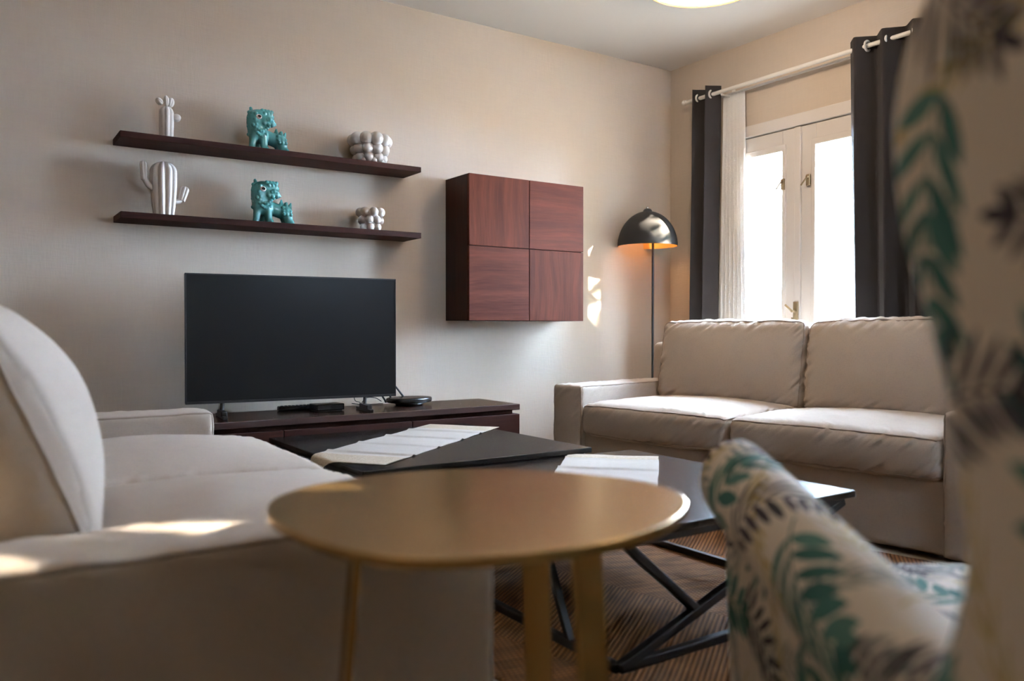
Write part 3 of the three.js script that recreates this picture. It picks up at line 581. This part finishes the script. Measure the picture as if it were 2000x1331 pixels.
function curtain(label, z0, z1, o) {
  const t = thing('curtain', label, 'curtain', [0, 0, 0], 0, 'dark curtains of the glazed door');
  mesh('curtain_cloth', drape(z0, z1, 0.02, 2.492, RX, o.amp ?? 0.052, o.folds, M.curtain, o), M.curtain, t);
  for (const z of o.rings) mesh('eyelet', new THREE.TorusGeometry(0.026, 0.0065, 10, 28).translate(RX + (o.ringX ?? 0), RY, z), M.whiteMetal, t);
}
curtain('dark charcoal curtain hanging left of the glazed door', 0.31, 0.53, { folds: 2, rings: [0.38, 0.495], seed: 31, z0b: 0.285, z1b: 0.495, phase: 1.2 });
curtain('dark charcoal curtain hanging right of the glazed door', 1.49, 1.98, { folds: 3, rings: [1.6, 1.72, 1.87], seed: 47, z0b: 1.5, z1b: 2.0, phase: 2.6, back: 0.055, amp: 0.045 });
tag(mesh('sheer_curtain', drape(2.42, 3.3, 0.02, 2.425, -0.04, 0.014, 16, M.sheer, { seed: 71 }), M.sheer), 'sheer white curtain drawn across the second glazed door', 'curtain');
tag(mesh('sheer_curtain', drape(0.52, 0.70, 0.02, 2.425, -0.04, 0.014, 7, M.lace, { seed: 61, z0b: 0.47, z1b: 0.75 }), M.lace), 'sheer white curtain gathered beside the left dark curtain', 'curtain');
{
  const t = thing('curtain_rod', 'white double curtain rod above the glazed door', 'curtain rod');
  mesh('front_rod', rod([RX, RY, 0.27], [RX, RY, 3.45], 0.0125, 16), M.whiteMetal, t);
  mesh('rear_rod', rod([-0.04, RY - 0.004, 0.4], [-0.04, RY - 0.004, 3.4], 0.008, 12), M.whiteMetal, t);
  for (const [z, s] of [[0.27, -1], [3.45, 1]]) mesh('finial', [new THREE.SphereGeometry(0.019, 18, 14).translate(RX, RY, z + s * 0.02), rod([RX, RY, z - s * 0.012], [RX, RY, z + s * 0.006], 0.016)], M.whiteMetal, t);
  for (const z of [0.575, 2.15, 3.38]) mesh('bracket', [rod([0, RY - 0.018, z], [RX, RY - 0.018, z], 0.006), bx(-0.006, 0, RY - 0.06, RY + 0.03, z - 0.014, z + 0.014, 0.002)], M.whiteMetal, t);
}

// ------------------------------------------------------------------ coffee tables, runners, rug
{
  const r = mesh('rug', new RoundedBoxGeometry(RUGW, 0.012, RUGL, 2, 0.005).translate(0, 0.006, 0), M.rug);
  { const p = r.geometry.attributes.position, w = r.geometry.attributes.uv; for (let i = 0; i < p.count; i++) w.setXY(i, p.getX(i) / RUGW + 0.5, p.getZ(i) / RUGL + 0.5); }
  r.position.set(-2.12, 0.001, 2.3); r.rotation.y = 0.2025;
  tag(r, 'brown ribbed jute rug under the black coffee tables', 'rug');
}
const RUG = 0.0131;
function coffeeTable(label, x0, x1, z0, z1, h, feet) {
  const cx = (x0 + x1) / 2, cz = (z0 + z1) / 2, t = thing('coffee_table', label, 'table', [cx, feet, cz], 0, 'pair of black coffee tables');
  const a = (x1 - x0) / 2, b = (z1 - z0) / 2, H = h - feet, tk = 0.022, q = 0.025;
  mesh('table_top', bx(-a, a, H - tk, H, -b, b, 0.003), M.tableTop, t);
  const ga = a - 0.015, gb = b - 0.03, y0 = q / 2, y1 = H - tk - q / 2;
  const T = [[-a + 0.03, y1, b - 0.03], [a - 0.03, y1, b - 0.03], [a - 0.03, y1, -b + 0.03], [-a + 0.03, y1, -b + 0.03]], G = [[-ga, y0, gb], [ga, y0, gb], [ga, y0, -gb], [-ga, y0, -gb]];
  const mixp = (p, r, k) => p.map((v, i) => v + (r[i] - v) * k);
  for (let i = 0; i < 4; i++) {
    const j = (i + 1) % 4;
    mesh('top_rail', bar(T[i], T[j], q), M.blackMetal, t);
    mesh('floor_rail', bar(G[i], G[j], q), M.blackMetal, t);
    mesh('diagonal_leg', bar(G[i], T[j], q * 1.1), M.blackMetal, t);
    mesh('strut', bar(T[i], mixp(G[i], T[j], 0.3), q), M.blackMetal, t);
  }
  mesh('brace', bar(mixp(T[0], T[3], 0.38), mixp(G[0], G[3], 0.2), q * 0.9), M.blackMetal, t);
}
coffeeTable('square black coffee table with wire legs nearer the television', -3.04, -2.01, 0.51, 1.565, 0.41, RUG);
coffeeTable('square black coffee table with wire legs nearer the patterned wing chair', -2.80, -1.80, 1.575, 2.645, 0.385, RUG);

// a runner lying along direction d over a table whose left edge is at x = edge; what reaches past that edge hangs down
function runner(label, from, dir, len, hw, ends, edge, top, seedN) {
  const t = thing('table_runner', label, 'table runner', [0, 0, 0], 0, 'cream table runners');
  const nx = -dir[1], nz = dir[0], th = 0.002;
  const strip = (s0, s1) => {
    const pos = [], uv = [], idx = [], k = Math.max(6, Math.round((s1 - s0) * 90)), m = 16;
    for (const low of [0, 1]) for (let i = 0; i <= k; i++) for (let j = 0; j <= m; j++) {
      const s = s0 + (s1 - s0) * i / k, w = (j / m * 2 - 1) * (hw + 0.006 * (vnoise(s * 9, j > m / 2 ? 3 : 8, seedN) - 0.5));
      let x = from[0] + dir[0] * s + nx * w, z = from[1] + dir[1] * s + nz * w, y = top + 0.0006;
      const crease = (c, h) => h * Math.exp(-Math.pow((s - c) / 0.012, 2));
      let lift = 0.004 * Math.max(0, vnoise(s * 7, j * 0.2, seedN + 4) - 0.4) + crease(0.23, 0.007) + crease(0.47, 0.006) + crease(0.72, 0.007) + crease(0.95, 0.006);
      const over = edge - x;
      if (over > 0) { const r = 0.03, a = Math.min(over / r, 1.35), rest = Math.max(0, over - r * 1.35); x = edge - r * Math.sin(a) - rest * Math.cos(1.35); y -= r * (1 - Math.cos(a)) + rest * Math.sin(1.35); lift *= 0.3; }
      pos.push(x, y + lift + (low ? 0 : th), z); uv.push(w, s);
    }
    const N = (k + 1) * (m + 1);
    for (let i = 0; i < k; i++) for (let j = 0; j < m; j++) { const a = i * (m + 1) + j, b = a + m + 1; idx.push(a, a + 1, b, a + 1, b + 1, b, N + a, N + b, N + a + 1, N + a + 1, N + b, N + b + 1); }
    for (let i = 0; i < k; i++) for (const j of [0, m]) { const a = i * (m + 1) + j, b = a + m + 1; idx.push(a, a + N, b, b, a + N, b + N); }
    for (const i of [0, k]) for (let j = 0; j < m; j++) { const a = i * (m + 1) + j; idx.push(a, a + 1, a + N, a + 1, a + 1 + N, a + N); }
    const g = new THREE.BufferGeometry(); g.setAttribute('position', new THREE.Float32BufferAttribute(pos, 3)); g.setAttribute('uv', new THREE.Float32BufferAttribute(uv, 2)); g.setIndex(idx); const q = g.toNonIndexed(); q.computeVertexNormals();
    g.computeVertexNormals(); return g;
  };
  mesh('embroidered_end', strip(0, ends), M.braid, t); mesh('runner_middle', strip(ends, len - ends), M.runner, t); mesh('embroidered_end', strip(len - ends, len), M.braid, t);
}
// near end first, running to the far right corner
runner('cream runner with embroidered ends draped diagonally over the far coffee table', [0.8 * -3.237 + 0.6 * -0.746, 0.6 * 3.237 + 0.8 * -0.746], [0.8, -0.6], 1.2, 0.19, 0.17, -3.045, 0.41, 5);
runner('cream runner with embroidered ends lying diagonally across the near coffee table', [-2.72, 2.42], [0.7, -0.714], 1.05, 0.185, 0.11, -9, 0.3855, 15);

// ------------------------------------------------------------------ round gold side table
{
  const cx = -3.56, cz = 3.21, H = 0.66;
  const t = thing('side_table', 'round gold metal side table in the foreground', 'table', [cx, 0, cz]);
  const outline = [[-3.849, 3.10], [-3.806, 3.01], [-3.718, 2.948], [-3.58, 2.925], [-3.432, 2.968], [-3.325, 3.08], [-3.272, 3.219], [-3.282, 3.31], [-3.326, 3.378], [-3.43, 3.447], [-3.553, 3.478], [-3.68, 3.463], [-3.789, 3.410], [-3.838, 3.32], [-3.856, 3.21]].map(([x, z]) => new THREE.Vector2(x - cx, -(z - cz)));
  const curve = new THREE.SplineCurve([...outline, outline[0]]);
  const pts = new THREE.CatmullRomCurve3(outline.map((p) => V(p.x, p.y, 0)), true).getPoints(96).map((p) => new THREE.Vector2(p.x * 0.985, p.y * 0.985));
  const e = new THREE.ExtrudeGeometry(new THREE.Shape(pts), { depth: 0.008, bevelEnabled: true, bevelThickness: 0.003, bevelSize: 0.003, bevelSegments: 3 });
  e.rotateX(-Math.PI / 2); e.translate(0, H - 0.011, 0);
  mesh('table_top', boxUV(e), M.gold, t);
  // three flat steel blades standing tangent to the top; given in the camera's ground axes from the table's centre: lateral, depth
  const leg = (la, de) => {
    const k = Math.hypot(la, de), ux = la / k, uz = de / k, R0 = V(Math.cos(YAW), 0, Math.sin(YAW)), F0 = V(Math.sin(YAW), 0, -Math.cos(YAW));
    const rad = R0.clone().multiplyScalar(ux).addScaledVector(F0, uz), tan = R0.clone().multiplyScalar(-uz).addScaledVector(F0, ux);
    const g = bx(-0.024, 0.024, 0, H - 0.0115, -0.005, 0.005, 0.0015), q = g.attributes.position, nn = g.attributes.normal;
    for (let i = 0; i < q.count; i++) {
      const u = q.getX(i), y = q.getY(i), d = q.getZ(i), out = k + 0.055 * (1 - y / H) + d; const p = tan.clone().multiplyScalar(u).addScaledVector(rad, out); q.setXYZ(i, p.x, y, p.z);
    }
    g.computeVertexNormals(); mesh('leg', boxUV(g), M.gold, t);
  };
  leg(-0.175, -0.07); leg(0.125, -0.15); leg(0.07, 0.19);
}

// ------------------------------------------------------------------ wing chair with leaf print; built in the camera's ground axes: a to the right, w forwards
{
  const a0 = 0.74, w0 = 0.86, r = V(Math.cos(YAW), 0, Math.sin(YAW)), f = V(Math.sin(YAW), 0, -Math.cos(YAW));
  const p = V(EYE.x, 0, EYE.z).addScaledVector(r, a0).addScaledVector(f, w0);
  const t = thing('wing_chair', 'wing armchair in cream fabric printed with leaves in the right foreground', 'armchair', [p.x, 0.0135, p.z], -YAW);
  const prof = (pts, smooth) => { const q = pts.map(([w, y]) => V(w - w0, y, 0)); return smooth ? new THREE.CatmullRomCurve3(q, true, 'centripetal').getPoints(110).map((v) => new THREE.Vector2(v.x, v.y)) : q.map((v) => new THREE.Vector2(v.x, v.y)); };
  // extrude a side outline (w, y) between two values of a
  const slab = (pts, aa, ab, bev, smooth = false, shift = 0) => {
    const g = new THREE.ExtrudeGeometry(new THREE.Shape(prof(pts, smooth)), { depth: Math.abs(ab - aa) - 2 * bev, bevelEnabled: true, bevelThickness: bev, bevelSize: bev, bevelOffset: -bev, bevelSegments: 6 });
    // local: x = w, y = y, z = depth  ->  x = a, z = -w
    const q = g.attributes.position; for (let i = 0; i < q.count; i++) { const w = q.getX(i), y = q.getY(i), d = q.getZ(i); q.setXYZ(i, Math.min(aa, ab) + bev + d - a0, y, -w); }
    const uv = g.attributes.uv; for (let i = 0; i < q.count; i++) uv.setXY(i, -q.getZ(i) + q.getX(i) * 0.4 + shift, q.getY(i));
    const h = g.index; g.deleteAttribute('normal'); const m = mergeVertices(g, 1e-5);
    // reversed axes turn the faces over
    const ix = m.index; for (let i = 0; i < ix.count; i += 3) { const b = ix.getX(i + 1); ix.setX(i + 1, ix.getX(i + 2)); ix.setX(i + 2, b); }
    m.computeVertexNormals(); return m;
  };
  const wing = [[0.33, 1.19], [0.45, 1.20], [0.56, 1.195], [0.63, 1.178], [0.676, 1.145], [0.702, 1.10], [0.708, 1.048], [0.69, 0.971], [0.655, 0.906], [0.622, 0.848], [0.60, 0.775], [0.594, 0.73], [0.62, 0.66], [0.68, 0.58], [0.69, 0.40], [0.66, 0.2], [0.46, 0.15], [0.42, 0.5], [0.37, 0.9]];
  const side = [[0.50, 0.13], [1.22, 0.13], [1.245, 0.22], [1.285, 0.45], [1.31, 0.62], [1.0, 0.62], [0.6, 0.58], [0.48, 0.58]];
  for (const m of [-1, 1]) {
    const A = (a) => a0 + m * (a0 - a);                              // m = -1 keeps the near side, +1 mirrors it
    const near = (a) => m < 0 ? a : 2 * a0 - a;
    mesh('wing', slab(wing, near(0.318), near(0.415), 0.036, true, 0.16), M.leafFabric, t);
    mesh('side_panel', slab(side, near(0.338), near(0.42), 0.02), M.leafFabric, t);
    // rolled arm
    const pos = [], uv = [], idx = [], n = 46, k = 36;
    for (let i = 0; i <= n; i++) {
      const s = i / n, w = 0.62 + 0.735 * s, cy = 0.578 + (0.652 - 0.578) * Math.min(1, Math.max(0, (w - 0.72) / 0.6)), e = Math.max(0, (w - 1.30) / 0.055), sc = e > 0 ? Math.sqrt(Math.max(0, 1 - e * e)) : 1;
      for (let j = 0; j <= k; j++) { const th = j / k * Math.PI * 2, ra = 0.06 * sc, rb = 0.068 * sc; const a = 0.362 + ra * Math.cos(th), y = cy + rb * Math.sin(th); pos.push(near(a) - a0, y, -(w - w0)); uv.push(w + 0.13, 0.06 * th + 0.3); }
    }
    for (let i = 0; i < n; i++) for (let j = 0; j < k; j++) { const a = i * (k + 1) + j, b = a + k + 1; idx.push(...(m < 0 ? [a, b, a + 1, a + 1, b, b + 1] : [a, a + 1, b, a + 1, b + 1, b])); }
    const g = new THREE.BufferGeometry(); g.setAttribute('position', new THREE.Float32BufferAttribute(pos, 3)); g.setAttribute('uv', new THREE.Float32BufferAttribute(uv, 2)); g.setIndex(idx); g.computeVertexNormals();
    mesh('arm', g, M.leafFabric, t);
    for (const w of [0.56, 1.18]) mesh('leg', rod([near(0.40) - a0, 0.0, -(w - w0)], [near(0.40) - a0, 0.15, -(w - w0)], 0.014, 14, 0.022), M.oak, t);
  }
  const bk = padded(0.62, 0.98, 0.15, { r: 0.05, puff: [0, 0.02, 0.03], n: 26 }); bk.geo.rotateX(0.10);
  mesh('back', bk.geo.translate(0, 0.70, -(0.47 - w0)), M.leafFabric, t);
  const st = padded(0.66, 0.20, 0.74, { r: 0.02, n: 20 }); mesh('seat_base', st.geo.translate(0, 0.25, -(0.90 - w0)), M.leafFabric, t);
  const cu = padded(0.63, 0.13, 0.92, { r: 0.045, puff: [0.01, 0.02, 0.02], n: 30, wr: 0.002, s: 555 }); mesh('seat_cushion', cu.geo.translate(0, 0.415, -(1.0 - w0)), M.leafFabric, t);
}

// ------------------------------------------------------------------ trees outside, whose leaves dapple the sun
function tree(label, x, z, h, r, n, cy) {
  const t = thing('garden_tree', label, 'tree', [x, -0.12, z], 0, 'trees on the terrace');
  mesh('trunk', [rod([0, 0, 0], [0.08, h * 0.6, 0.05], 0.11, 10, 0.06), rod([0.06, h * 0.45, 0.04], [0.5, h * 0.85, -0.4], 0.05, 8, 0.02), rod([0.05, h * 0.4, 0.04], [-0.3, h * 0.8, 0.5], 0.05, 8, 0.02)], M.bark, t);
  const leaf = new THREE.Shape(); leaf.moveTo(0, -0.06); leaf.quadraticCurveTo(0.035, 0, 0, 0.07); leaf.quadraticCurveTo(-0.035, 0, 0, -0.06);
  const lg = new THREE.ShapeGeometry(leaf, 4), im = new THREE.InstancedMesh(lg, M.leaf, n), o = new THREE.Object3D();
  im.name = 'foliage'; im.userData.kind = 'stuff';
  for (let i = 0; i < n; i++) {
    const d = V(rnd() - 0.5, rnd() - 0.5, rnd() - 0.5).normalize().multiplyScalar(r * Math.cbrt(rnd()));
    o.position.set(d.x, cy + d.y * 1.15, d.z); o.rotation.set(rnd() * 6.3, rnd() * 6.3, rnd() * 6.3); o.scale.setScalar(0.8 + rnd()); o.updateMatrix(); im.setMatrixAt(i, o.matrix);
  }
  t.add(im);
}
seed = 147222783;
tree('leafy tree on the terrace outside the glazed door', 3.0, 4.75, 4.4, 1.25, 2500, 3.6);
tree('leafy tree on the terrace behind the room', 0.4, 8.1, 4.6, 1.05, 3000, 3.7);
{
  const t = thing('neighbouring_house', 'white rendered house across the terrace outside', 'house', [7.2, -0.12, 11.2]);
  mesh('house_wall', bx(-1.4, 2.6, 0, 6.6, -1.7, 1.6), M.terrace, t);
  mesh('roof', bx(-1.6, 2.8, 6.6, 6.8, -1.9, 1.8), M.bark, t);
  for (const z of [-0.8, 0.7]) for (const y of [1.2, 4.2]) { const w = mesh('window', bx(-1.46, -1.38, y, y + 1.3, z - 0.45, z + 0.45), M.white, t); mesh('pane', bx(-1.47, -1.44, y + 0.08, y + 1.22, z - 0.38, z + 0.38), M.plastic, w); }
}

scene.traverse((o) => { if (o.isMesh) { o.castShadow = true; o.receiveShadow = true; } });
renderer.render(scene, camera);
